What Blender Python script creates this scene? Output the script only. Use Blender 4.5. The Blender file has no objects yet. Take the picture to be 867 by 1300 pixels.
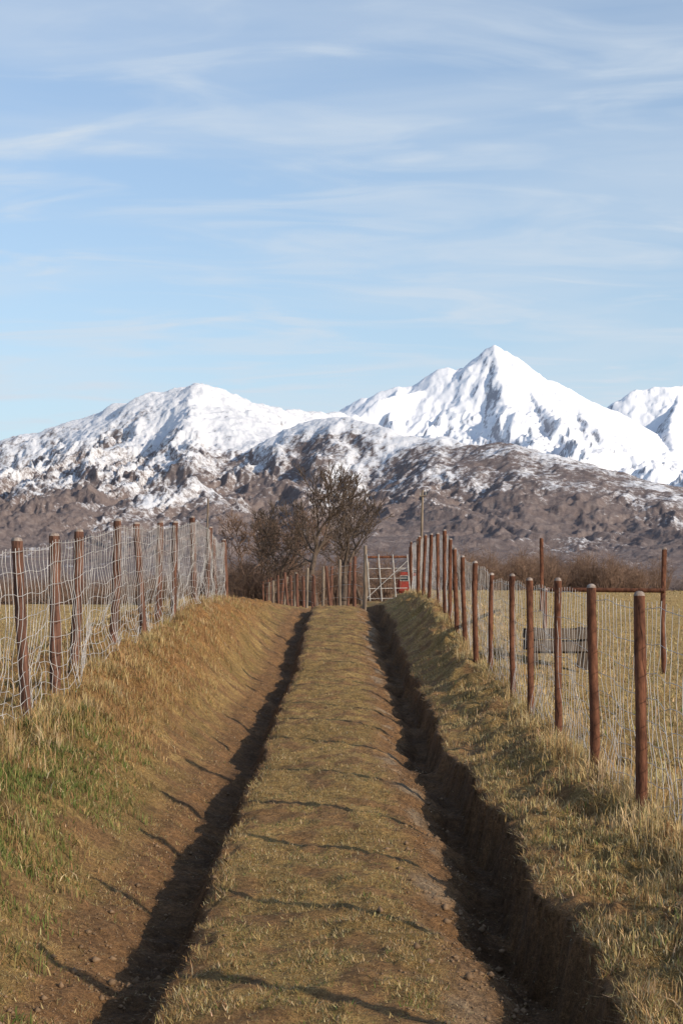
import bpy, math, random, bmesh
import numpy as np
from mathutils import Vector
rng=np.random.default_rng(7); random.seed(7)
sc=bpy.context.scene
# ---------------- noise ----------------
_p=np.random.default_rng(3).permutation(256); _p=np.concatenate([_p,_p,_p])
_a=np.random.default_rng(4).uniform(0,2*np.pi,256); _gx=np.cos(_a); _gy=np.sin(_a)
def perlin(x,y):
    x=np.asarray(x,float); y=np.asarray(y,float)
    xi=np.floor(x).astype(np.int64); yi=np.floor(y).astype(np.int64)
    xf=x-xi; yf=y-yi; u=xf*xf*xf*(xf*(xf*6-15)+10); v=yf*yf*yf*(yf*(yf*6-15)+10)
    def g(ix,iy,dx,dy):
        h=_p[_p[ix&255]+(iy&255)]; return _gx[h]*dx+_gy[h]*dy
    a=g(xi,yi,xf,yf); b=g(xi+1,yi,xf-1,yf); c=g(xi,yi+1,xf,yf-1); d=g(xi+1,yi+1,xf-1,yf-1)
    return ((a+(b-a)*u)+((c+(d-c)*u)-(a+(b-a)*u))*v)*1.5
def fbm(x,y,o=4,g=.5):
    s=0;a=1;n=0
    for i in range(o):
        s=s+a*perlin(x*2**i+17.3*i,y*2**i+9.1*i); n+=a; a*=g
    return s/n
def ridged(x,y,o=4,g=.55):
    s=0;a=1;n=0
    for i in range(o):
        s=s+a*(1-np.abs(perlin(x*2**i+31.7*i,y*2**i+5.3*i))*1.6); n+=a; a*=g
    return s/n
def ss(a,b,x):
    t=np.clip((x-a)/(b-a),0,1); return t*t*(3-2*t)
# ---------------- ground ----------------
def RZ(y): return np.interp(y,[-60,0,6,9,14.7,24,31,36,40,46,60,90,150,400],[0,0,0,.02,.09,.33,.78,1.03,1.09,1.03,.8,.5,.3,0])
def LZ(y): return np.interp(y,[0,6,11.8,13.7,14.8,16.1,18.9,20.9,24.3,28.9,34,40,50,60,90,150,400],[.3,.4,.57,.68,.75,.86,.99,1.08,1.26,1.32,1.3,1.22,1.0,.8,.5,.3,0])
def FL(y): return np.interp(y,[0,20,40,60,90,150,400],[.2,.4,.6,.6,.5,.2,0])
def QZ(y): return np.interp(y,[0,9.6,12.9,15.6,17,20,24.3,28.5,32,40,50,60,90,150,400],[.15,.18,.26,.3,.36,.53,.74,1.15,1.34,1.42,1.25,1.0,.7,.3,0])
def FR(y): return np.interp(y,[0,10,20,40,60,75,100,250,400],[.05,.15,.25,.75,1.3,1.42,1.2,.3,0])
def wobL(y): return .08*fbm(y*.35,y*0+3.3,2)+.09*fbm(y*1.6,y*0+7.7,5,.65)
def wobR(y): return .10*fbm(y*.3,y*0+13.3,2)+.14*fbm(y*1.5,y*0+27.7,6,.68)
def rutx(x,y): return x-np.where(x<0,wobL(y),wobR(y))
RX=[-1.7,-1.4,-1.15,-1.02,-.84,-.78,-.72,-.6,-.45,0,.2,.40,.56,.68,.78,.91,.96,1.0,1.12,1.4]
RZp=[0,-.03,-.09,-.16,-.20,-.14,-.02,.01,.01,.02,.01,-.02,-.08,-.15,-.22,-.23,-.10,.035,.05,.0]
def ground_z(x,y):
    x=np.asarray(x,float); y=np.asarray(y,float)
    r=RZ(y); z=r+(LZ(y)-r)*ss(1.2,2.3,-x)+(FL(y)-LZ(y))*ss(2.7,6,-x)
    z=z+(QZ(y)-r)*ss(1.0,1.75,x)+(FR(y)-QZ(y))*ss(2.1,5,x)
    m=1-ss(45,90,y)
    rx=rutx(x,y); rx=rx+.035*fbm(x*7,y*6,3,.6)*(x>0)+.02*fbm(x*7,y*6,3,.6)*(x<0)
    z=z+np.interp(rx,RX,RZp)*m*(1.12+.3*(1-ss(8,14,y))*(x>0)+.5*fbm(y*.4,x*0+5,2)+.55*fbm(y*1.4,x*1.2+15,3))
    z=z+m*(.04*fbm(x*1.3,y*1.0,3)+.036*fbm(x*6,y*5,4,.65))
    bank=np.clip(ss(1.3,1.9,-x)*(1-ss(3,4,-x))+ss(1.05,1.5,x)*(1-ss(2.4,3,x)),0,1)
    z=z+m*bank*(.15*fbm(x*2.2,y*1.5,4)+.08*np.abs(fbm(x*4,y*3.2,3)))
    z=z+ (1-m)*.15*fbm(x*.03,y*.03,2)*(1-ss(300,600,y))
    return z
def raw_mesh(name,co,f):
    me=bpy.data.meshes.new(name); k=f.shape[1]
    me.vertices.add(len(co)); me.vertices.foreach_set('co',np.ascontiguousarray(co,dtype=np.float32).reshape(-1))
    me.loops.add(f.size); me.loops.foreach_set('vertex_index',f.reshape(-1).astype(np.int32))
    me.polygons.add(len(f)); me.polygons.foreach_set('loop_start',np.arange(0,f.size,k,dtype=np.int32))
    me.update(calc_edges=True); return me
def grid_mesh(name,X,Y,Z,mat,col=None,attr=None):
    ny,nx=X.shape; co=np.stack([X,Y,Z],-1).reshape(-1,3).astype(np.float32)
    i=np.arange((ny-1)*(nx-1)); r=i//(nx-1); c=i%(nx-1); v=r*nx+c
    f=np.stack([v,v+1,v+nx+1,v+nx],-1).astype(np.int32)
    me=raw_mesh(name,co,f)
    me.polygons.foreach_set('use_smooth',np.ones(len(f),bool))
    if col is not None:
        a=me.color_attributes.new('Col','FLOAT_COLOR','POINT'); a.data.foreach_set('color',col.reshape(-1).astype(np.float32))
    if attr is not None:
        a=me.attributes.new('snow','FLOAT','POINT'); a.data.foreach_set('value',attr.reshape(-1).astype(np.float32))
    me.materials.append(mat); ob=bpy.data.objects.new(name,me); sc.collection.objects.link(ob); return ob
# ---------------- materials ----------------
class M:
    def __init__(s,name):
        s.m=bpy.data.materials.new(name); s.m.use_nodes=True; s.t=s.m.node_tree; s.b=s.t.nodes['Principled BSDF']
        s.b.inputs['Roughness'].default_value=.9; s.b.inputs['Specular IOR Level'].default_value=.15
    def n(s,ty,**k):
        n=s.t.nodes.new(ty)
        for a,v in k.items():
            if a in n.inputs.keys() : n.inputs[a].default_value=v
            else: setattr(n,a,v)
        return n
    def l(s,a,b): s.t.links.new(a,b)
    def noise(s,scale,detail=5,rough=.6,vec=None,stretch=None):
        n=s.n('ShaderNodeTexNoise'); n.inputs['Scale'].default_value=scale; n.inputs['Detail'].default_value=detail; n.inputs['Roughness'].default_value=rough
        if vec is None: vec=s.n('ShaderNodeNewGeometry').outputs['Position']
        if stretch:
            mp=s.n('ShaderNodeMapping'); mp.inputs['Scale'].default_value=stretch; s.l(vec,mp.inputs[0]); vec=mp.outputs[0]
        s.l(vec,n.inputs['Vector']); return n.outputs['Fac']
    def ramp(s,fac,stops):
        r=s.n('ShaderNodeValToRGB'); e=r.color_ramp.elements
        while len(e)<len(stops): e.new(.5)
        for i,(p,c) in enumerate(stops): e[i].position=p; e[i].color=(*c,1) if len(c)==3 else c
        s.l(fac,r.inputs[0]); return r.outputs[0]
    def mix(s,f,a,b,mode='MIX'):
        n=s.n('ShaderNodeMix',data_type='RGBA',blend_type=mode)
        for i,v in ((0,f),(6,a),(7,b)):
            if hasattr(v,'is_linked'): s.l(v,n.inputs[i])
            else: n.inputs[i].default_value=v if i==0 else (*v,1)
        return n.outputs[2]
    def math(s,op,a,b):
        n=s.n('ShaderNodeMath',operation=op)
        for i,v in ((0,a),(1,b)):
            if hasattr(v,'is_linked'): s.l(v,n.inputs[i])
            else: n.inputs[i].default_value=v
        return n.outputs[0]
    def bump(s,h,strength,dist):
        b=s.n('ShaderNodeBump'); b.inputs['Strength'].default_value=strength; b.inputs['Distance'].default_value=dist
        s.l(h,b.inputs['Height']); s.l(b.outputs[0],s.b.inputs['Normal'])
    def color(s,c): s.l(c,s.b.inputs['Base Color'])
g=M('ground_soil'); at=g.n('ShaderNodeAttribute',attribute_name='Col')
n1=g.noise(28,8,.7); n2=g.noise(4,5,.6); n3=g.noise(140,4,.7)
c=g.mix(1.0,at.outputs['Color'],g.ramp(n1,[(.3,(.45,.42,.4)),(.7,(1.5,1.45,1.35))]),'MULTIPLY')
c=g.mix(1.0,c,g.ramp(n2,[(.3,(.65,.65,.65)),(.7,(1.25,1.2,1.12))]),'MULTIPLY')
c=g.mix(1.0,c,g.ramp(n3,[(.35,(.6,.57,.53)),(.65,(1.4,1.38,1.3))]),'MULTIPLY')
g.color(c); g.bump(g.math('ADD',n1,g.math('MULTIPLY',n3,.4)),1.,.05)
GROUND=g.m
def blade_mat(name,tr=.25):
    m=M(name); at=m.n('ShaderNodeAttribute',attribute_name='Col'); m.color(at.outputs['Color']); m.b.inputs['Roughness'].default_value=.7
    t=m.n('ShaderNodeBsdfTranslucent'); m.l(at.outputs['Color'],t.inputs[0]); mx=m.n('ShaderNodeMixShader'); mx.inputs[0].default_value=tr
    m.l(m.b.outputs[0],mx.inputs[1]); m.l(t.outputs[0],mx.inputs[2]); m.l(mx.outputs[0],m.t.nodes['Material Output'].inputs[0]); return m.m
GRASS=blade_mat('grass_blades')
def simple(name,c1,c2,scale=12,stretch=None,bump=.3,dist=.005,rough=.85,metal=0):
    m=M(name); tc=m.n('ShaderNodeTexCoord'); n=m.noise(scale,6,.7,tc.outputs['Object'],stretch)
    m.color(m.ramp(n,[(.34,c1),(.66,c2)])); m.bump(n,bump,dist); m.b.inputs['Roughness'].default_value=rough; m.b.inputs['Metallic'].default_value=metal; return m.m
RUST=simple('rusty_steel',(.035,.014,.010),(.19,.08,.045),18,(1,1,.3),.8,.009,.75)
RUST2=simple('weathered_wood_post',(.028,.015,.012),(.22,.11,.077),26,(1,1,.1),1.,.018,.85)
CAP=simple('weathered_cap',(.15,.11,.09),(.36,.31,.28),20)
WOOD=simple('grey_wood',(.09,.065,.05),(.28,.23,.18),10,(1,1,.15),.6,.01)
DWOOD=simple('dark_wood',(.04,.03,.024),(.15,.115,.09),10,(1,1,.3),.6,.01)
BARK=simple('bark',(.045,.034,.027),(.14,.105,.083),6,(1,1,.4),.4,.02)
TWIG=simple('brush_twigs',(.10,.065,.048),(.24,.16,.12),2,None,0,.01)
TWIG2=simple('far_twigs',(.13,.10,.095),(.25,.20,.185),.3,None,0,.01)  # lighter and bluer than the near twigs: distance haze mixed into the colour
WIRE=simple('galvanised_wire',(.3,.28,.27),(.6,.58,.56),6,None,0,.001,.5,.2)
PAINTW=simple('white_paint',(.22,.21,.2),(.48,.46,.44),8)
PAINTR=simple('red_siding',(.2,.035,.03),(.32,.06,.045),5)
ROOF=simple('roof_metal',(.2,.2,.21),(.4,.4,.42),4)
GLASS=simple('dark_window',(.02,.025,.03),(.04,.05,.06),2,None,0,.001,.1)
def geo(a,b,s,k):
    o=[a];st=s
    while o[-1]<b: o.append(o[-1]+st); st*=k
    return np.array(o)
xs=np.concatenate([-geo(8,9000,.25,1.13)[::-1],-np.arange(3.0,8,.12)[::-1],np.arange(-2.97,-1.3,.03),np.arange(-1.3,1.3,.02),np.arange(1.3,2.4,.03),np.arange(2.43,8,.12),geo(8.1,9000,.25,1.13)])
ys=np.concatenate([np.arange(-40,3,1.),np.arange(3,12,.025),np.arange(12,24,.06),np.arange(24,42,.12),np.arange(42,160,1.),geo(160.5,26000,2,1.08)])
X,Y=np.meshgrid(xs,ys); Z=ground_z(X,Y)
def L3(a,b,t): return np.asarray(a)*(1-t[...,None])+np.asarray(b)*t[...,None]
DIRT=(.27,.165,.09); THATCH=(.30,.215,.095); STRAW=(.46,.33,.155); ORNG=(.32,.18,.08); FIELD=(.42,.315,.15)
def bare(x,y): return fbm(x*3,y*2.2,3)+.6*fbm(x*.9,y*.6,4)
def ground_col(x,y):
    rx=rutx(x,y); n=fbm(x*.9,y*.6,4)
    c=L3(np.broadcast_to(THATCH,x.shape+(3,)),STRAW,np.clip(.4+n*1.5,0,1))
    dk=np.clip(ss(.25,.5,rx)*(1-ss(1.02,1.08,rx))+ss(-1.45,-1.15,rx)*(1-ss(-.70,-.64,rx)),0,1)
    c=L3(c,DIRT,dk)
    c=L3(c,DIRT,np.clip(ss(-.05,.3,bare(x,y)),0,1)*.85*(np.abs(x)<2.3))
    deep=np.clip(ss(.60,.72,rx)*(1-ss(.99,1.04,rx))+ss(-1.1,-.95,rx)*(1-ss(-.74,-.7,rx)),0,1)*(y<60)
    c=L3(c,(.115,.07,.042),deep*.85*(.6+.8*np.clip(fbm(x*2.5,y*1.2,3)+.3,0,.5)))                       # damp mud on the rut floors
    gv=np.exp(-((rx-.5)/.1)**2)*(ss(.0,.3,fbm(x*2+4,y*1.1,3))+.5*(1-ss(6,7.5,y)))*(y<40); c=L3(c,(.38,.31,.24),np.clip(gv,0,.8))
    bk=ss(1.5,2.0,-x)*(1-ss(3,4,-x)); c=L3(c,ORNG,bk*ss(10,15,y)*.8); c=L3(c,(.18,.15,.06),bk*(1-ss(10,14,y))*.6)
    c=L3(c,FIELD,np.clip(ss(2.2,3.2,x)+ss(3.2,4.2,-x),0,1))
    c=L3(c,(.2,.155,.13),ss(110,200,y)); return c
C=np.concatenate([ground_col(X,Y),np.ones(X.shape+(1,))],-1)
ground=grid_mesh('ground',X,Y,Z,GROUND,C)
# ---------------- mountains ----------------
F=2000.;CX=433.;HY=745.;EYE=1.6
def P(px,py,d): return ((px-CX)/F*d, d, (HY-py)/F*d+EYE)
def spurs(crest,step,L,W,seed,drop=.5,k0=.97):
    R=random.Random(seed); out=[]; P3=[P(*p) for p in crest]; acc=0; nxt=step*.5
    for a,b in zip(P3[:-1],P3[1:]):
        l=math.hypot(b[0]-a[0],b[1]-a[1])
        while nxt<acc+l:
            t=(nxt-acc)/l; p=[a[i]+(b[i]-a[i])*t for i in range(3)]; x,yy,z=p; z*=k0; pl=[(x,yy+20,z)]; LL=L*R.uniform(.5,1.2); dx=R.gauss(0,.4); n=7
            for i in range(n):
                dx+=R.gauss(0,.3); x+=dx*LL/n; yy-=LL/n; z*=(drop**(1/n))*R.uniform(.95,1.03); pl.append((x,yy,z))
            out.append((pl,W*R.uniform(.7,1.3))); nxt+=step*R.uniform(.6,1.4)
        acc+=l
    return out
def terrain(X,Y,polys,A,gs,seed,cw,nc,rg):
    wx=fbm(X/900+seed,Y/900,4); wy=fbm(X/900+3,Y/900+seed,4); w2=fbm(X/240+seed,Y/240,5,.6); w3=fbm(X/240,Y/240+seed,5,.6)
    Xw=X+cw*(.3*wx+.4*w2); Yw=Y+cw*(2.0*wy+.9*w3)
    best=np.full(X.shape,-1e9); D=np.full(X.shape,1e9)
    for k,(pl,W) in enumerate(polys):
        for a,b in zip(pl[:-1],pl[1:]):
            dx,dy=b[0]-a[0],b[1]-a[1]; L=math.hypot(dx,dy)
            t=np.clip(((Xw-a[0])*dx+(Yw-a[1])*dy)/(L*L),0,1)
            d=np.hypot(Xw-a[0]-t*dx,Yw-a[1]-t*dy); h=(a[2]+(b[2]-a[2])*t)*np.exp(-(np.sqrt(d*d+900)-30)/W)
            K=18.; e=np.clip(.5+.5*(h-best)/K,0,1); best=np.where(best<-1e8,h,best*(1-e)+h*e+K*e*(1-e)*.5)
            if k<nc: D=np.minimum(D,d)
    gl=ridged(X/gs+wx*1.6+.5*w3,Y/(gs*4.5)+wy*1.2+seed,6,rg)
    iso=ridged(X/700+.4*wx+seed,Y/1100+.4*wy,8,rg-.04)
    s=.05+.95*ss(0,gs*3.2,D)
    return best*(1-A*s*np.clip(1-gl,0,1.3)-A*1.3*s*(1-iso))
def mountain(name,u,d,polys,A,gs,seed,cw,mat,snow,y0,y1,nc,rg,fine):
    U,Dd=np.meshgrid(u,d); X=U*Dd; Y=Dd
    Z=terrain(X,Y,polys,A,gs,seed,cw,nc,rg)*ss(y0,y1,Y)
    Z=Z+fine*(fbm(X/170,Y/170,5,.62)*np.clip(Z*.05,0,28)+fbm(X/45,Y/45,3,.6)*np.clip(Z*.018,0,9))
    Z=Z-4*(1-ss(y0,y0+400,Y))
    gy=np.gradient(Z,axis=0)/np.gradient(Y,axis=0); gx=np.gradient(Z,axis=1)/np.gradient(X,axis=1)
    return grid_mesh(name,X,Y,Z,mat,attr=snow(X,Y,Z,gx,gy))
k=M('near_mountain_slopes'); at=k.n('ShaderNodeAttribute',attribute_name='snow')
na=k.noise(.009,10,.74); nb=k.noise(.06,6,.8)
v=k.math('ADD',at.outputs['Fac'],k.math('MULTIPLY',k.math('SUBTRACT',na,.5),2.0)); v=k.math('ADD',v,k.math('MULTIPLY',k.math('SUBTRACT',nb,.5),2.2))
rock=k.ramp(k.noise(.03,9,.82),[(.3,(.115,.09,.09)),(.5,(.19,.152,.145)),(.7,(.29,.245,.23))])  # rock lightened and greyed, aerial haze painted into its colour
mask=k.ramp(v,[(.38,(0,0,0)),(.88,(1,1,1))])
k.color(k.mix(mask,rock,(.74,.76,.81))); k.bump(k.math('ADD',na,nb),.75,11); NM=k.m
k=M('far_mountain_snow'); at=k.n('ShaderNodeAttribute',attribute_name='snow')
na=k.noise(.006,9,.7); nb=k.noise(.03,6,.78)
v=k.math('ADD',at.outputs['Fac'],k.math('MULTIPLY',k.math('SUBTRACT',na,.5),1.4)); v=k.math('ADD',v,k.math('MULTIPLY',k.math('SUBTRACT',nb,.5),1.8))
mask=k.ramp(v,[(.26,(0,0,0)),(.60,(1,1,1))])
k.color(k.mix(mask,(.28,.29,.33),(.76,.78,.83))); k.bump(na,.3,16); FM=k.m  # blue-grey rock tone has distance haze tinted into it
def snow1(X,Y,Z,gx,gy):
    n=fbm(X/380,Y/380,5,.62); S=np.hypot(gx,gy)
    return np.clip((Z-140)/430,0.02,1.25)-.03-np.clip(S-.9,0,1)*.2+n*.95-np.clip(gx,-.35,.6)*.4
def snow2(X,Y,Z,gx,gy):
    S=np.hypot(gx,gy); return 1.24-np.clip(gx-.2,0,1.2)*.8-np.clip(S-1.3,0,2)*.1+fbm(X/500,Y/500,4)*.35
A=[(-500,640,7800),(-200,600,7500),(0,558,7200),(50,548,7150),(100,530,7100),(160,509,7000),(200,496,6900),(225,489,6850),(245,486,6800),(265,490,6850),(290,497,6950),(340,513,7200),(390,519,7500),(430,523,7700),(520,560,8000),(700,640,8300)]
B=[(300,600,6500),(345,560,6300),(390,534,6000),(430,526,5850),(480,540,5700),(520,552,5550),(560,556,5400),(600,562,5250),(645,562,5100),(700,588,5000),(760,611,4850),(830,640,4700),(900,662,4600),(1100,700,4500),(1400,720,4500)]
pw=lambda l,W:([P(*p) for p in l],W)
polys=[pw(A,1600),pw(B,1300),
 pw([(245,486,6800),(238,520,6300),(232,560,5700),(260,600,5000),(300,645,4200),(320,700,3400)],950),
 pw([(100,530,7100),(80,580,6200),(60,625,5200),(90,680,4000)],950),
 pw([(340,513,7200),(330,560,6500),(325,600,5700)],700),
 pw([(430,526,5850),(400,575,5100),(385,625,4300),(400,690,3400)],850),
 pw([(560,556,5400),(540,600,4700),(530,660,3900)],800),
 pw([(645,562,5100),(660,620,4300),(700,675,3700)],800),
 pw([(-100,580,7300),(-150,640,5400),(-100,700,3800)],1000)]+spurs(A[1:-2],420,2300,560,5,.4,.93)+spurs(B[1:-2],340,1700,450,8,.4,.93)
u=np.linspace(-.5,.5,1250)
mountain('snowy_mountain',u,np.linspace(1800,8900,640),polys,.27,250,1.7,75,NM,snow1,1500,4300,2,.57,.85)
C1=[(150,600,14000),(300,565,13600),(380,542,13400),(430,522,13200),(445,511,13150),(460,503,13100),(470,503,13100),(485,495,13050),(505,491,13000),(520,489,13000),(545,475,13000),(560,464,13000),(568,462,13000),(576,467,13000),(584,463,13000),(592,465,13000),(605,450,12950),(618,440,12900),(626,437,12900),(634,443,12900),(642,444,12900),(655,451,12950),(670,464,13000),(690,480,13200),(706,484,13300),(720,491,13400),(750,508,13700),(780,520,14000),(850,560,14500)]
C2=[(700,570,15000),(760,530,15200),(785,506,15300),(797,500,15300),(805,493,15300),(818,492,15300),(830,488,15300),(845,491,15300),(860,489,15400),(900,478,15400),(1000,500,15500),(1200,560,15500)]
polys2=[pw(C1,2100),pw(C2,2000),
 pw([(626,437,12900),(632,468,12500),(645,500,12000),(690,545,11300),(750,590,10500),(810,630,9800)],1400),
 pw([(690,480,13200),(740,530,12600),(800,570,11900),(870,610,11000),(950,650,10200)],1300),
 pw([(584,466,13000),(560,505,12400),(545,525,11900),(580,545,11300),(620,570,10500)],1000),
 pw([(505,491,13000),(490,530,12000),(480,570,11000)],1000),
 pw([(860,490,15400),(850,540,14300),(860,590,12800),(900,630,11500)],1200)]+spurs(C1[2:-1],520,2600,800,4,.5,.93)+spurs(C2[1:-1],650,2600,850,6,.5,.93)
mountain('snowy_mountain',u,np.linspace(8900,17500,560),polys2,.20,620,2.3,60,FM,snow2,8900,9800,2,.50,.6)
# ---------------- sticks ----------------
def sticks(p0,p1,r0,r1,sides=3):
    p0=np.asarray(p0,float);p1=np.asarray(p1,float); r0=np.asarray(r0,float)[:,None];r1=np.asarray(r1,float)[:,None]
    d=p1-p0; d/=np.linalg.norm(d,axis=1,keepdims=True)+1e-9
    ref=np.where(np.abs(d[:,2:3])>.9,np.array([[1.,0,0]]),np.array([[0,0,1.]]))
    a=np.cross(d,ref); a/=np.linalg.norm(a,axis=1,keepdims=True); b=np.cross(d,a); V=[]
    for (p,r) in ((p0,r0),(p1,r1)):
        for i in range(sides):
            t=2*math.pi*i/sides; V.append(p+r*(a*math.cos(t)+b*math.sin(t)))
    V=np.stack(V,1); n=len(p0); base=np.arange(n)[:,None]*2*sides
    f=np.stack([np.concatenate([base+i,base+(i+1)%sides,base+sides+(i+1)%sides,base+sides+i],1) for i in range(sides)],1).reshape(-1,4)
    return V.reshape(-1,3),f
def stick_obj(name,p0,p1,r0,r1,mat,sides=3,parent=None,smooth=True):
    V,f=sticks(p0,p1,r0,r1,sides); me=raw_mesh(name,V,f); me.polygons.foreach_set('use_smooth',np.full(len(f),smooth)); me.materials.append(mat)
    ob=bpy.data.objects.new(name,me); sc.collection.objects.link(ob)
    if parent: ob.parent=parent
    return ob
def empty(name):
    e=bpy.data.objects.new(name,None); sc.collection.objects.link(e); return e
def tree(name,x,y,h,seed,spread=.55,levels=6,trunk=.16,lean=0,wide=1.0,mat=BARK,side=.75,rmin=.009,L0=1.5):
    R=random.Random(seed); S=[]
    def grow(p,d,L,r,lv):
        n=4 if lv>3 else 3 if lv>1 else 2; q=p.copy(); dd=d.copy(); pts=[]
        for i in range(n):
            w=.17 if lv>3 else .26
            dd=(dd+Vector((R.gauss(0,w),R.gauss(0,w),R.gauss(0,w*.6)+.05))).normalized()
            q2=q+dd*(L/n); ra=r*(1-.4*i/n); rb=r*(1-.4*(i+1)/n); S.append((q.copy(),q2.copy(),ra,rb)); q=q2; pts.append((q.copy(),dd.copy(),rb))
        if lv==0: return
        k=R.choice([2,3,3]) if lv>1 else 3
        for j in range(k):
            ax=Vector((R.gauss(0,1),R.gauss(0,1),R.gauss(0,.5))).normalized()
            nd=(dd+ax*spread*R.uniform(.7,1.3)).normalized(); nd.z+=.12; nd.normalize()
            grow(q,nd,L*R.uniform(.62,.88),max(pts[-1][2]*R.uniform(.65,.88),.009),lv-1)
        for pt in pts[:-1]:
            if R.random()<side and (lv<levels or pt is pts[-2]):
                ax=Vector((R.gauss(0,1),R.gauss(0,1),R.gauss(0,.4))).normalized()
                nd=(pt[1]*.6+ax).normalized(); grow(pt[0],nd,L*R.uniform(.4,.7),max(pt[2]*.5,.008),max(lv-2,0))
    z=float(ground_z(x,y)); grow(Vector((0,0,-.15)),Vector((lean,0,1)).normalized(),L0,.16,levels)
    mx=max(s[1].z for s in S); k=h/mx; K=Vector((k*wide,k*wide,k))
    p0=[tuple(s[0]*K) for s in S];p1=[tuple(s[1]*K) for s in S]
    o=stick_obj(name,p0,p1,[max(s[2]*trunk/.16,rmin*1.2) for s in S],[max(s[3]*trunk/.16,rmin) for s in S],mat,5); o.location=(x,y,z); return o
def px(x,d): return (x-CX)/F*d
tree('bare_tree',px(398,80),80,7.4,101,.5,6,.30,0,.85,BARK,.65,.012)
tree('bare_tree',px(436,86),86,6.6,64,.6,6,.24,.2,.85,BARK,.65,.012)
tree('bare_tree',px(345,90),90,6.4,31,.65,6,.15,0,.9,BARK,.75,.010)
tree('bare_tree',px(308,94),94,5.9,45,.7,6,.13,0,.95,TWIG,.75,.012)
tree('bare_tree',px(368,96),96,6.2,52,.7,6,.14,0,.9,TWIG,.7,.011)
tree('bare_tree',px(326,98),98,5.6,77,.7,6,.13,0,.95,TWIG,.75,.012)
tree('bare_tree',px(458,98),98,5.8,58,.7,6,.14,0,.85,BARK,.7,.011)
def brush(name,cx,cy,hh,ww,per,mat=TWIG,r=.012,seed=1):
    g=np.random.default_rng(seed); p0=[];p1=[];r0=[];r1=[]
    for x,y,h,w in zip(cx,cy,hh,ww):
        z=float(ground_z(x,y)); n=per
        ang=g.uniform(0,2*np.pi,n); sp=g.uniform(0,1,n)**.7; L=h*g.uniform(.45,1,n)
        b=np.stack([x+w*.3*sp*np.cos(ang),y+w*.3*sp*np.sin(ang),np.full(n,z-.1)],1)
        tip=np.stack([x+w*sp*np.cos(ang)*g.uniform(.5,1,n),y+w*sp*np.sin(ang),z+L*(1-.35*sp)],1)
        mid=b+(tip-b)*.5+g.normal(0,.06*h,(n,3))
        p0+= [b,mid]; p1+=[mid,tip]; r0+=[np.full(n,r*1.5),np.full(n,r)]; r1+=[np.full(n,r),np.full(n,r*.4)]
        for s in range(3):
            t=g.uniform(.25,1,(n,1)); q=mid+(tip-mid)*t; e=q+np.stack([g.normal(0,.16*h,n),g.normal(0,.16*h,n),g.uniform(.02,.25,n)*h],1)
            p0.append(q);p1.append(e);r0.append(np.full(n,r*.7));r1.append(np.full(n,r*.3))
    return stick_obj(name,np.concatenate(p0),np.concatenate(p1),np.concatenate(r0),np.concatenate(r1),mat)
n=50; d=rng.uniform(98,125,n); cx=(np.concatenate([rng.uniform(640,800,28),rng.uniform(570,660,14),rng.uniform(800,1100,8)])-CX)/F*d
brush('brush',cx,d,rng.uniform(1.6,3.5,n),rng.uniform(1.2,2.2,n),110,seed=5,r=.013)
n=34; d=rng.uniform(88,115,n); cx=(rng.uniform(285,500,n)-CX)/F*d
brush('brush',cx,d,rng.uniform(1.4,3.8,n),rng.uniform(1,1.8,n),90,seed=6,r=.013)
n=90; d=rng.uniform(100,135,n); cx=(rng.uniform(-400,310,n)-CX)/F*d
brush('brush',cx,d,rng.uniform(.9,2.4,n),rng.uniform(1.2,2.6,n),80,seed=8,r=.015)
n=460; d=rng.uniform(240,620,n); cx=rng.uniform(-.5,.5,n)*d
brush('distant_trees',cx,d,rng.uniform(2,6,n),rng.uniform(3,6,n),60,TWIG2,seed=9,r=.045)
# ---------------- fences ----------------
def post(name,x,y,top,r,mat,parent,seed,lean=(0,0),cap=True,seg=14,rough=.06):
    R=np.random.default_rng(seed); z0=float(ground_z(x,y))-.25; H=top-z0; nr=30
    hs=list(np.linspace(0,H-.03,nr))+[H-.012,H-.002]; rs=[1]*nr+[.85,.45]
    V=[];ph=R.uniform(0,6,4); tw=R.uniform(.0,.02)
    for h,q in zip(hs,rs):
        for i in range(seg):
            t=2*math.pi*i/seg; rr=r*q*(1+rough*math.sin(3*t+ph[0]+h*1.5)+rough*.6*math.sin(h*9+ph[1]+2*t)+R.normal(0,rough*.45))
            V.append((rr*math.cos(t)+lean[0]*h+tw*math.sin(h*2+ph[2]),rr*math.sin(t)+lean[1]*h,h))
    V.append((lean[0]*H+tw*math.sin(H*2+ph[2]),lean[1]*H,H)); Fc=[];n=len(hs)
    for a in range(n-1):
        for i in range(seg): Fc.append((a*seg+i,a*seg+(i+1)%seg,(a+1)*seg+(i+1)%seg,(a+1)*seg+i))
    for i in range(seg): Fc.append(((n-1)*seg+i,(n-1)*seg+(i+1)%seg,n*seg))
    me=bpy.data.meshes.new(name); me.from_pydata(V,[],Fc); me.materials.append(mat); me.materials.append(CAP)
    for p in me.polygons:
        p.use_smooth=True
        if cap and p.center.z>H-.035: p.material_index=1
    o=bpy.data.objects.new(name,me); sc.collection.objects.link(o); o.location=(x,y,z0); o.parent=parent; return o
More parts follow.
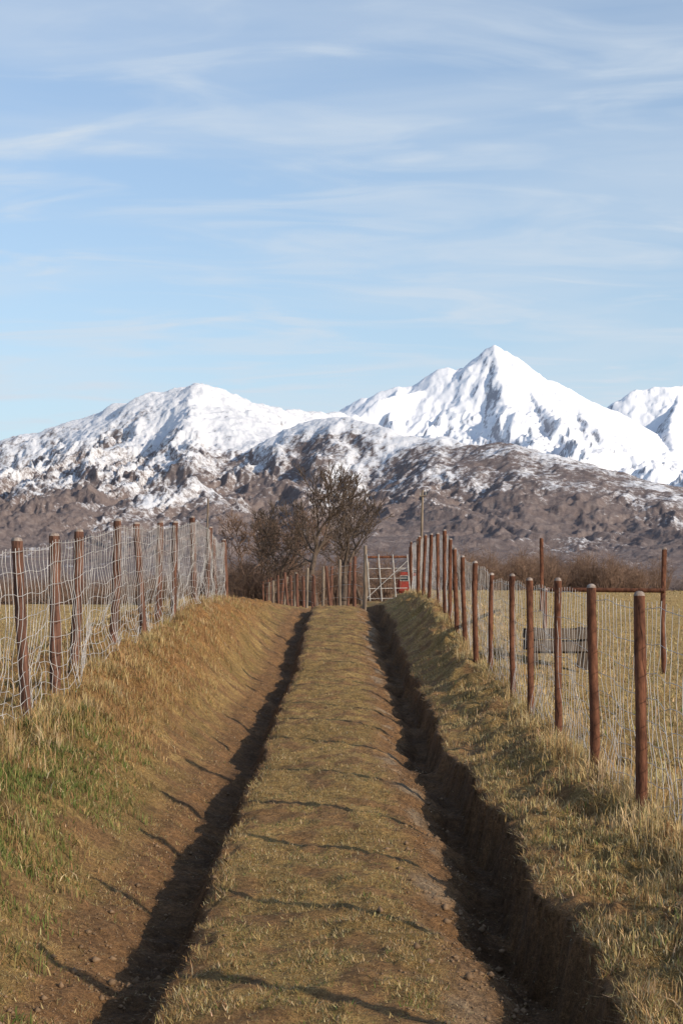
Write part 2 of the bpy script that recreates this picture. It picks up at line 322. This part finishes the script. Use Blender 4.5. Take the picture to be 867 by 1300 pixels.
def wire_fence(name,X0,posts,mat,r,seed,lean,hs,vs,wr,bag,rough):
    R=np.random.default_rng(seed); e=empty(name); yy=[p[0] for p in posts]; tt=[p[1] for p in posts]
    for i,(y,t) in enumerate(posts):
        lx=R.normal(0,lean); post('post_%d'%(i+1),X0+R.normal(0,.025)-lx*.8,y,t,r*R.uniform(.82,1.12),mat,e,seed*50+i,(lx,R.normal(0,lean)),rough=rough)
    side=.05 if X0<0 else .04
    ymin,ymax=yy[0],yy[-1]
    def wp(y,f):
        g=ground_z(np.full_like(y,X0),y); top=np.interp(y,yy,tt)-.06-.03*np.abs(np.sin(y*1.7)); z=g+.03+(top-g-.03)*f
        x=X0+side+bag*(fbm(y*.7+seed,f*2.2+seed,2)*(1.1-f))+.012*fbm(y*5,f*7,2)
        z=z+bag*.6*fbm(y*.9+5,f*1.7+seed,2)*(1-.7*f)
        y2=y+bag*.5*fbm(y*.8+11,f*3.1,2)
        return np.stack([x,y2,z],-1)
    a=[];b=[]
    ys_=np.arange(ymin,ymax,.12)
    for f in hs:
        p=wp(ys_,np.full_like(ys_,f)); a.append(p[:-1]); b.append(p[1:])
    fv=np.linspace(0,1,13)
    for y in np.arange(ymin,ymax,vs):
        p=wp(np.full_like(fv,y+R.normal(0,.01)),fv); a.append(p[:-1]); b.append(p[1:])
    a=np.concatenate(a);b=np.concatenate(b); q=np.full(len(a),wr)
    stick_obj('wire_mesh',a,b,q,q,WIRE,4,e); return e
rp=[(4.7,1.52),(6.3,1.54),(8.0,1.56)]+[(3660/(p-433),1.6+(745-t)/2000*(3660/(p-433))) for p,t in [(815,750),(753,741),(702,733),(670,733),(647,728),(621,727),(610,712),(588,705),(578,695),(570,683),(563,672),(555,676),(548,677),(541,678),(534,680),(527,683),(520,687)]]
wire_fence('wire_fence',1.83,rp,RUST,.034,3,.011,[0,.08,.16,.24,.33,.43,.54,.66,.8,.97],.15,.0021,.10,.05)
lp=[(5.5,1.7),(7,1.78),(8.6,1.85),(10.2,1.9)]+[(4800/(433-p),1.6+(745-t)/2000*(4800/(433-p))) for p,t in [(25,682),(72,676),(102,671),(152,658),(175,662),(204,661),(219,661),(247,655),(264,668),(273,683),(283,684)]]
wire_fence('wire_fence',-2.4,lp,RUST2,.045,4,.026,[0,.07,.14,.22,.3,.4,.5,.61,.73,.86,.98],.15,.0026,.17,.10)
e=empty('wooden_fence'); A0=np.array([.62,46.]);A1=np.array([-6.6,108.]); N=34
tp=[]
for i in range(N):
    t=i/(N-1); q=A0+(A1-A0)*t; z=float(ground_z(q[0],q[1])); top=z+1.45+.1*math.sin(i*2.3)+random.gauss(0,.05); post('post_%d'%(i+1),q[0]+random.gauss(0,.05),q[1],top,.06*random.uniform(.7,1.2),RUST2 if i%3 else WOOD,e,900+i,(random.gauss(0,.05),0),cap=False,seg=8); tp.append((q[0],q[1],z))
tp=np.array(tp)
for j,f in enumerate([.3,.7,1.1,1.3]):
    p=tp+np.array([0,-.07,f]); stick_obj('wire_%d'%(j+1),p[:-1],p[1:],np.full(N-1,.004),np.full(N-1,.004),WIRE,4,e)
g=empty('farm_gate'); gz=float(ground_z(1.2,44.))
def pipe(name,p,q,r,mat,par,s=10): return stick_obj(name,[p],[q],[r],[r],mat,s,par)
gx0,gx1=.72,1.86
for i,f in enumerate([.12,.4,.68,.96,1.28]): pipe('bar_%d'%(i+1),(gx0,44,gz+f),(gx1,44.3,gz+f+.02),.011 if i<4 else .035,PAINTW if i<4 else RUST,g)
for i,x in enumerate([gx0,1.05,1.45,gx1]): pipe('upright_%d'%(i+1),(x+.08,43.96+.26*(x-gx0),gz+.05),(x-.02,43.96+.26*(x-gx0),gz+1.36),.018,PAINTW,g)
pipe('brace',(gx0,43.95,gz+.15),(gx1,44.2,gz+1.2),.011,PAINTW,g)
post('hinge_post',.66,44,gz+1.62,.045,WOOD,g,777); post('latch_post',1.95,44.4,gz+1.6,.05,RUST,g,778)
def pole(x,d,topy,r,arm=True):
    e=empty('utility_pole'); X=px(x,d); z=float(ground_z(X,d)); top=EYE+(HY-topy)/F*d
    stick_obj('shaft',[(X-.12,d,z-.3)],[(X,d,top)],[r],[r*.7],WOOD,10,e)
    if arm:
        stick_obj('crossarm',[(X-.13,d-.08,top-.25)],[(X+.13,d-.08,top-.22)],[.025],[.025],WOOD,6,e)
        stick_obj('insulators',[(X-.11,d-.08,top-.22),(X+.11,d-.08,top-.19)],[(X-.11,d-.08,top-.1),(X+.11,d-.08,top-.07)],[.025]*2,[.015]*2,PAINTW,6,e)
pole(536,62,622,.065); pole(264,62,633,.05,False)
e=empty('pipe_rail_fence')
post('post_1',4.7,23,1.6+50/2000*23,.036,RUST,e,501); post('post_2',5.7,45,1.6+62/2000*45,.055,RUST,e,502,cap=False)
post('post_3',3.05,23.6,1.58,.03,RUST,e,503)
pipe('top_rail',(4.7,22.95,1.545),(3.05,23.65,1.56),.034,RUST,e); pipe('top_rail_far',(3.05,23.7,1.56),(5.7,44.9,1.5),.03,RUST,e)
e=empty('wooden_feed_trough'); tz=float(ground_z(3.0,21.))
def box(name,c,s,mat,par,rot=0):
    bm=bmesh.new(); bmesh.ops.create_cube(bm,size=1); bmesh.ops.scale(bm,vec=s,verts=bm.verts); bmesh.ops.bevel(bm,geom=bm.edges[:],offset=min(s)*.12,segments=1,affect='EDGES')
    me=bpy.data.meshes.new(name); bm.to_mesh(me); bm.free(); me.materials.append(mat); o=bpy.data.objects.new(name,me); o.location=c; o.rotation_euler=(0,0,rot); o.parent=par; sc.collection.objects.link(o); return o
for i,(x,y) in enumerate([(2.55,20.8),(3.22,20.8),(2.55,21.3),(3.22,21.3)]): box('leg_%d'%(i+1),(x,y,tz+.27),(.08,.07,.56),DWOOD,e)
for i,(y,z) in enumerate([(20.745,.46),(20.745,.3),(21.355,.46),(21.355,.3)]): box('side_board_%d'%(i+1),(2.885,y,tz+z),(.86,.03,.13),DWOOD,e)
box('floor_board',(2.885,21.05,tz+.22),(.58,.42,.03),DWOOD,e)
for i,x in enumerate((2.49,3.28)): box('end_board_%d'%(i+1),(x,21.05,tz+.38),(.025,.56,.24),WOOD,e)
e=empty('red_shed'); sx,sy=px(517,112),112.; sz=float(ground_z(sx,sy))
box('walls',(sx,sy,sz+.75),(1.6,2.4,1.5),PAINTR,e)
bm=bmesh.new(); pr=[(-.95,0),(0,.3),(.95,0),(.95,.07),(0,.38),(-.95,.07)]
a=[bm.verts.new((x,-1.35,z)) for x,z in pr]; b=[bm.verts.new((x,1.35,z)) for x,z in pr]
bm.faces.new(a); bm.faces.new(b[::-1])
for i in range(6): bm.faces.new((a[i],b[i],b[(i+1)%6],a[(i+1)%6]))
bmesh.ops.recalc_face_normals(bm,faces=bm.faces)
me=bpy.data.meshes.new('roof'); bm.to_mesh(me); bm.free(); me.materials.append(ROOF); o=bpy.data.objects.new('roof',me); o.location=(sx,sy,sz+1.48); o.parent=e; sc.collection.objects.link(o)
box('window_frame',(sx-.3,sy-1.21,sz+1.05),(.6,.05,.4),PAINTW,e); box('window_pane',(sx-.3,sy-1.23,sz+1.05),(.5,.04,.3),GLASS,e); box('door',(sx+.45,sy-1.21,sz+.6),(.5,.05,1.2),ROOF,e)
# ---------------- grass ----------------
def blades(name,x,y,h,w,lean,col,two=False):
    n=len(x); z=ground_z(x,y)-.005; a=rng.uniform(0,2*np.pi,n); wd=np.stack([np.cos(a),np.sin(a),0*a],1)*w[:,None]*.5
    la=rng.uniform(0,2*np.pi,n); ld=np.stack([np.cos(la),np.sin(la),0*la],1)*(np.sin(lean)*h)[:,None]; up=np.stack([0*h,0*h,np.cos(lean)*h],1)
    p=np.stack([x,y,z],1); 
    if two:
        m=p+ld*.35+up*.6; t=p+ld*1.1+up*.95
        V=np.stack([p-wd,p+wd,m+wd*.7,m-wd*.7,t],1).reshape(-1,3); b=np.arange(n)[:,None]*5
        f=np.concatenate([b+[0,1,2],b+[0,2,3],b+[3,2,4]],0).reshape(-1,3); k=5
    else:
        V=np.stack([p-wd,p+wd,p+ld+up],1).reshape(-1,3); f=(np.arange(n)[:,None]*3+[0,1,2]); k=3
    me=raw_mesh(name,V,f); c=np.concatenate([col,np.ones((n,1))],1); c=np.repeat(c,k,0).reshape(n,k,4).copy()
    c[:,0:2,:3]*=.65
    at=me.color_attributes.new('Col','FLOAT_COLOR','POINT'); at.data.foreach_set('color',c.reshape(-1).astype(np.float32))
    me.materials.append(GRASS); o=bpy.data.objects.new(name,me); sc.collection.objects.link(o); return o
def ysamp(n,y0,y1,p=2.):
    u=rng.uniform(0,1,n); q=1-p; return (y0**q+u*(y1**q-y0**q))**(1/q)
PAL=np.array([(.57,.42,.20),(.45,.315,.135),(.38,.215,.10),(.21,.215,.07),(.13,.19,.045),(.72,.58,.35)])
def pick(n,wts):
    wts=np.broadcast_to(np.asarray(wts,float),(n,6)); cs=np.cumsum(wts/wts.sum(1,keepdims=True),1); i=(rng.uniform(0,1,(n,1))>cs).sum(1).clip(0,5)
    return PAL[i]*rng.uniform(.5,1.25,(n,1))*rng.normal(1,.06,(n,3)).clip(.7,1.3)
W=lambda *a: np.stack(np.broadcast_arrays(*a),-1)
n=420000; x=rng.uniform(-1.8,1.7,n); y=ysamp(n,4.6,40,2.1); rx=rutx(x,y); nn=fbm(x*.9,y*.6,4); n5=bare(x,y); n6=fbm(x*5,y*4,3)
pr=(.95-.88*ss(-.1,.25,n5))*(.45+1.0*ss(-.3,.3,n6)); pr*=1-.98*np.clip(ss(.28,.46,rx)*(1-ss(1.0,1.04,rx))+ss(-1.15,-1.0,rx)*(1-ss(-.74,-.66,rx)),0,1); pr*=1-.35*ss(-1.65,-1.3,rx)*(1-ss(-1.15,-1,rx))
kp=rng.uniform(0,1,n)<pr; x,y,nn,n5,n6=x[kp],y[kp],nn[kp],n5[kp],n6[kp]; n=len(x); gm=np.clip(.2+1.6*nn,0.02,1)*(np.abs(x)<.6)+.08
edge=np.exp(-((rutx(x,y)-1.07)/.06)**2)+.5*np.exp(-((rutx(x,y)+.64)/.05)**2)
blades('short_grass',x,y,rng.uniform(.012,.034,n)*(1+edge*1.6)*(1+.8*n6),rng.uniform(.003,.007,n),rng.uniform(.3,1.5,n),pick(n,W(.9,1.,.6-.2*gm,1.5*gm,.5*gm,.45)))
n=130000; x=-rng.uniform(1.35,3.4,n); y=ysamp(n,5,36,2); nn=fbm(x*1.9,y*1.4,4); kp=rng.uniform(0,1,n)<(.3+1.9*nn)*ss(1.3,1.9,-x); x,y,nn=x[kp],y[kp],nn[kp]; n=len(x)
gr=(1-ss(10.5,15,y))*np.clip(.6+nn*2.4,0,1)*ss(1.4,1.75,-x)
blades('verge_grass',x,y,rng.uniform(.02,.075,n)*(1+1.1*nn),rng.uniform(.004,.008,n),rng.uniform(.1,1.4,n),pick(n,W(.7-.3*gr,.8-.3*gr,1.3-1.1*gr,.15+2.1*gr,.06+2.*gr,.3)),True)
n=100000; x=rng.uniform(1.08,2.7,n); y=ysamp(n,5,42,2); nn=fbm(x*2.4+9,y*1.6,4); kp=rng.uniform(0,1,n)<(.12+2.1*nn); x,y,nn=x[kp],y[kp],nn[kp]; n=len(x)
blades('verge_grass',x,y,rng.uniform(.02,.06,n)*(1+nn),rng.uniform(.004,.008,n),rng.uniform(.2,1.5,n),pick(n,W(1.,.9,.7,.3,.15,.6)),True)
def tufts(name,tx,ty,rad,h0,h1,per,wts,wd=(.004,.008)):
    m=len(tx); hh=rng.uniform(h0,h1,m); i=np.repeat(np.arange(m),per); n=len(i)
    x=tx[i]+rng.normal(0,1,n)*rad; y=ty[i]+rng.normal(0,1,n)*rad
    c=pick(m,wts)[i]*.4+pick(n,wts)*.6
    return blades(name,x,y,hh[i]*rng.uniform(.4,1.1,n),rng.uniform(*wd,n),np.abs(rng.normal(.1,.6,n)).clip(0,1.4),c,True)
m=520; tufts('dry_grass',rng.normal(1.95,.16,m),ysamp(m,5.5,42,1.5),.06,.07,.23,60,(1.2,1,.6,.1,.03,1.))
m=240; tufts('dry_grass',rng.uniform(1.15,1.8,m),ysamp(m,5,36,1.6),.06,.04,.11,45,(1,1,.6,.3,.15,.6))
m=540; tufts('dry_grass',-rng.normal(2.4,.22,m),ysamp(m,8,34,1.4),.07,.07,.19,55,(.9,.9,1.3,.2,.08,.4))
m=300; tufts('dry_grass',-rng.normal(1.9,.17,m),ysamp(m,12,34,1.5),.07,.04,.12,50,(.7,.8,1.6,.15,.05,.15))
m=320; tufts('green_grass',-rng.normal(1.98,.24,m),ysamp(m,5.5,13,1.5),.07,.04,.11,55,(.3,.3,.2,1.2,1.5,.1))
n=120000; y=ysamp(n,7,80,1.7); x=2.3+rng.uniform(0,1,n)*(y*.26+1); nn=fbm(x*.8,y*.4,4); kp=rng.uniform(0,1,n)<(.6+1.3*nn); x,y,nn=x[kp],y[kp],nn[kp]; n=len(x)
blades('field_grass',x,y,rng.uniform(.03,.10,n),rng.uniform(.005,.012,n)*(1+y/25),rng.uniform(.1,1.4,n),pick(n,W(1.2,1.,.6,.2+.25*(nn>0),.04,.6)),False)
n=70000; y=ysamp(n,9,90,1.7); x=-3.0-rng.uniform(0,1,n)*(y*.26+.5)
blades('field_grass',x,y,rng.uniform(.03,.10,n),rng.uniform(.005,.012,n)*(1+y/25),rng.uniform(.1,1.4,n),pick(n,(1.2,1.,.6,.2,.05,.6)))
# fallen straw litter over track and rut sides
n=30000; x=rng.uniform(-1.6,1.6,n); y=ysamp(n,4.6,26,2.1); blades('straw_litter',x,y,rng.uniform(.02,.07,n),rng.uniform(.002,.004,n),rng.uniform(1.35,1.52,n),pick(n,(1,.8,.4,.05,.0,1.2)))
# stones and clods
m=3600; x=np.where(rng.random(m)<.6,rng.normal(.62,.17,m),-rng.normal(1.08,.2,m)); y=ysamp(m,4.8,30,2.2); r=rng.uniform(.003,.011,m)*(1+1.5*(rng.random(m)<.06)); z=ground_z(x,y)
oc=np.array([(1,0,0),(0,1,0),(-1,0,0),(0,-1,0),(0,0,.8),(0,0,-.8)]); V=(oc[None]*r[:,None,None]*rng.uniform(.6,1.3,(m,6,1)))+np.stack([x,y,z+r*.3],1)[:,None]
fo=np.array([(0,1,4),(1,2,4),(2,3,4),(3,0,4),(1,0,5),(2,1,5),(3,2,5),(0,3,5)]); f=(np.arange(m)[:,None,None]*6+fo[None]).reshape(-1,3)
me=raw_mesh('gravel',V.reshape(-1,3),f); me.materials.append(simple('stone',(.13,.085,.05),(.25,.165,.10),5)); o=bpy.data.objects.new('gravel',me); sc.collection.objects.link(o)
# ---------------- light, sky ----------------
el=math.radians(21); az=math.radians(127)
s=Vector((math.sin(az)*math.cos(el),math.cos(az)*math.cos(el),math.sin(el)))
sl=bpy.data.lights.new('sun','SUN'); sl.energy=5; sl.angle=math.radians(.55); sl.color=(1,.85,.66); so=bpy.data.objects.new('sun',sl); so.rotation_euler=s.to_track_quat('Z','Y').to_euler(); sc.collection.objects.link(so)
w=bpy.data.worlds.new('World'); sc.world=w; w.use_nodes=True; t=w.node_tree; bg=t.nodes['Background']
sk=t.nodes.new('ShaderNodeTexSky'); sk.sky_type='NISHITA'; sk.sun_disc=False; sk.sun_elevation=el; sk.sun_rotation=az; sk.air_density=1; sk.dust_density=.5; sk.ozone_density=1.2
tc=t.nodes.new('ShaderNodeTexCoord'); sp=t.nodes.new('ShaderNodeSeparateXYZ'); t.links.new(tc.outputs['Generated'],sp.inputs[0])
def mt(op,a,b=0):
    n=t.nodes.new('ShaderNodeMath'); n.operation=op
    for i,v in ((0,a),(1,b)):
        if hasattr(v,'is_linked'): t.links.new(v,n.inputs[i])
        else: n.inputs[i].default_value=v
    return n.outputs[0]
def mixc(f,a,b,mode='MIX'):
    n=t.nodes.new('ShaderNodeMix'); n.data_type='RGBA'; n.blend_type=mode
    for i,v in ((0,f),(6,a),(7,b)):
        if hasattr(v,'is_linked'): t.links.new(v,n.inputs[i])
        else: n.inputs[i].default_value=v if i==0 else (*v,1)
    return n.outputs[2]
zc=mt('MAXIMUM',sp.outputs[2],0)
den=mt('ADD',zc,.13); cx_=mt('DIVIDE',sp.outputs[0],den); cy_=mt('DIVIDE',sp.outputs[1],den)
cb=t.nodes.new('ShaderNodeCombineXYZ'); t.links.new(cx_,cb.inputs[0]); t.links.new(cy_,cb.inputs[1])
def cn(scale,sc_,rot,loc,lo,hi,det=8,dis=.6):
    mp=t.nodes.new('ShaderNodeMapping'); mp.inputs['Scale'].default_value=sc_; mp.inputs['Rotation'].default_value=(0,0,rot); mp.inputs['Location'].default_value=loc; t.links.new(cb.outputs[0],mp.inputs[0])
    n=t.nodes.new('ShaderNodeTexNoise'); n.inputs['Scale'].default_value=scale; n.inputs['Detail'].default_value=det; n.inputs['Roughness'].default_value=.52; n.inputs['Distortion'].default_value=dis; t.links.new(mp.outputs[0],n.inputs['Vector'])
    r=t.nodes.new('ShaderNodeMapRange'); r.interpolation_type='SMOOTHSTEP'; r.inputs['From Min'].default_value=lo; r.inputs['From Max'].default_value=hi; t.links.new(n.outputs['Fac'],r.inputs['Value']); return r.outputs[0]
c1=cn(1.0,(.8,2.0,1),.18,(3,1,0),.36,.70); c2=cn(3.2,(.8,1.9,1),-.2,(7,4,0),.42,.75,9,1.2); c3=cn(.55,(1,1.2,1),.3,(1,9,0),.35,.65,3)
cf=mt('ADD',mt('MULTIPLY',c1,.5),mt('MULTIPLY',mt('MULTIPLY',c2,c3),.75))
sky=mixc(1.0,sk.outputs[0],(.88,.98,1.14),'MULTIPLY')
hz=mt('MULTIPLY',mt('POWER',2.718,mt('MULTIPLY',zc,-4.2)),.97)
sky=mixc(hz,sky,(3.8,4.75,5.3))
sky=mixc(mt('MINIMUM',cf,.85),sky,(4.35,4.9,5.5))
t.links.new(sky,bg.inputs[0]); bg.inputs[1].default_value=.15
cam=bpy.data.cameras.new('camera'); co=bpy.data.objects.new('camera',cam); sc.collection.objects.link(co); sc.camera=co
co.location=(0,0,EYE); co.rotation_euler=(math.pi/2,0,0); cam.sensor_fit='VERTICAL'; cam.sensor_height=36; cam.sensor_width=24; cam.lens=36*2000/1300; cam.shift_y=95/1300; cam.clip_end=60000; cam.clip_start=.1
sc.view_settings.view_transform='Standard'; sc.view_settings.look='None'; sc.view_settings.exposure=0
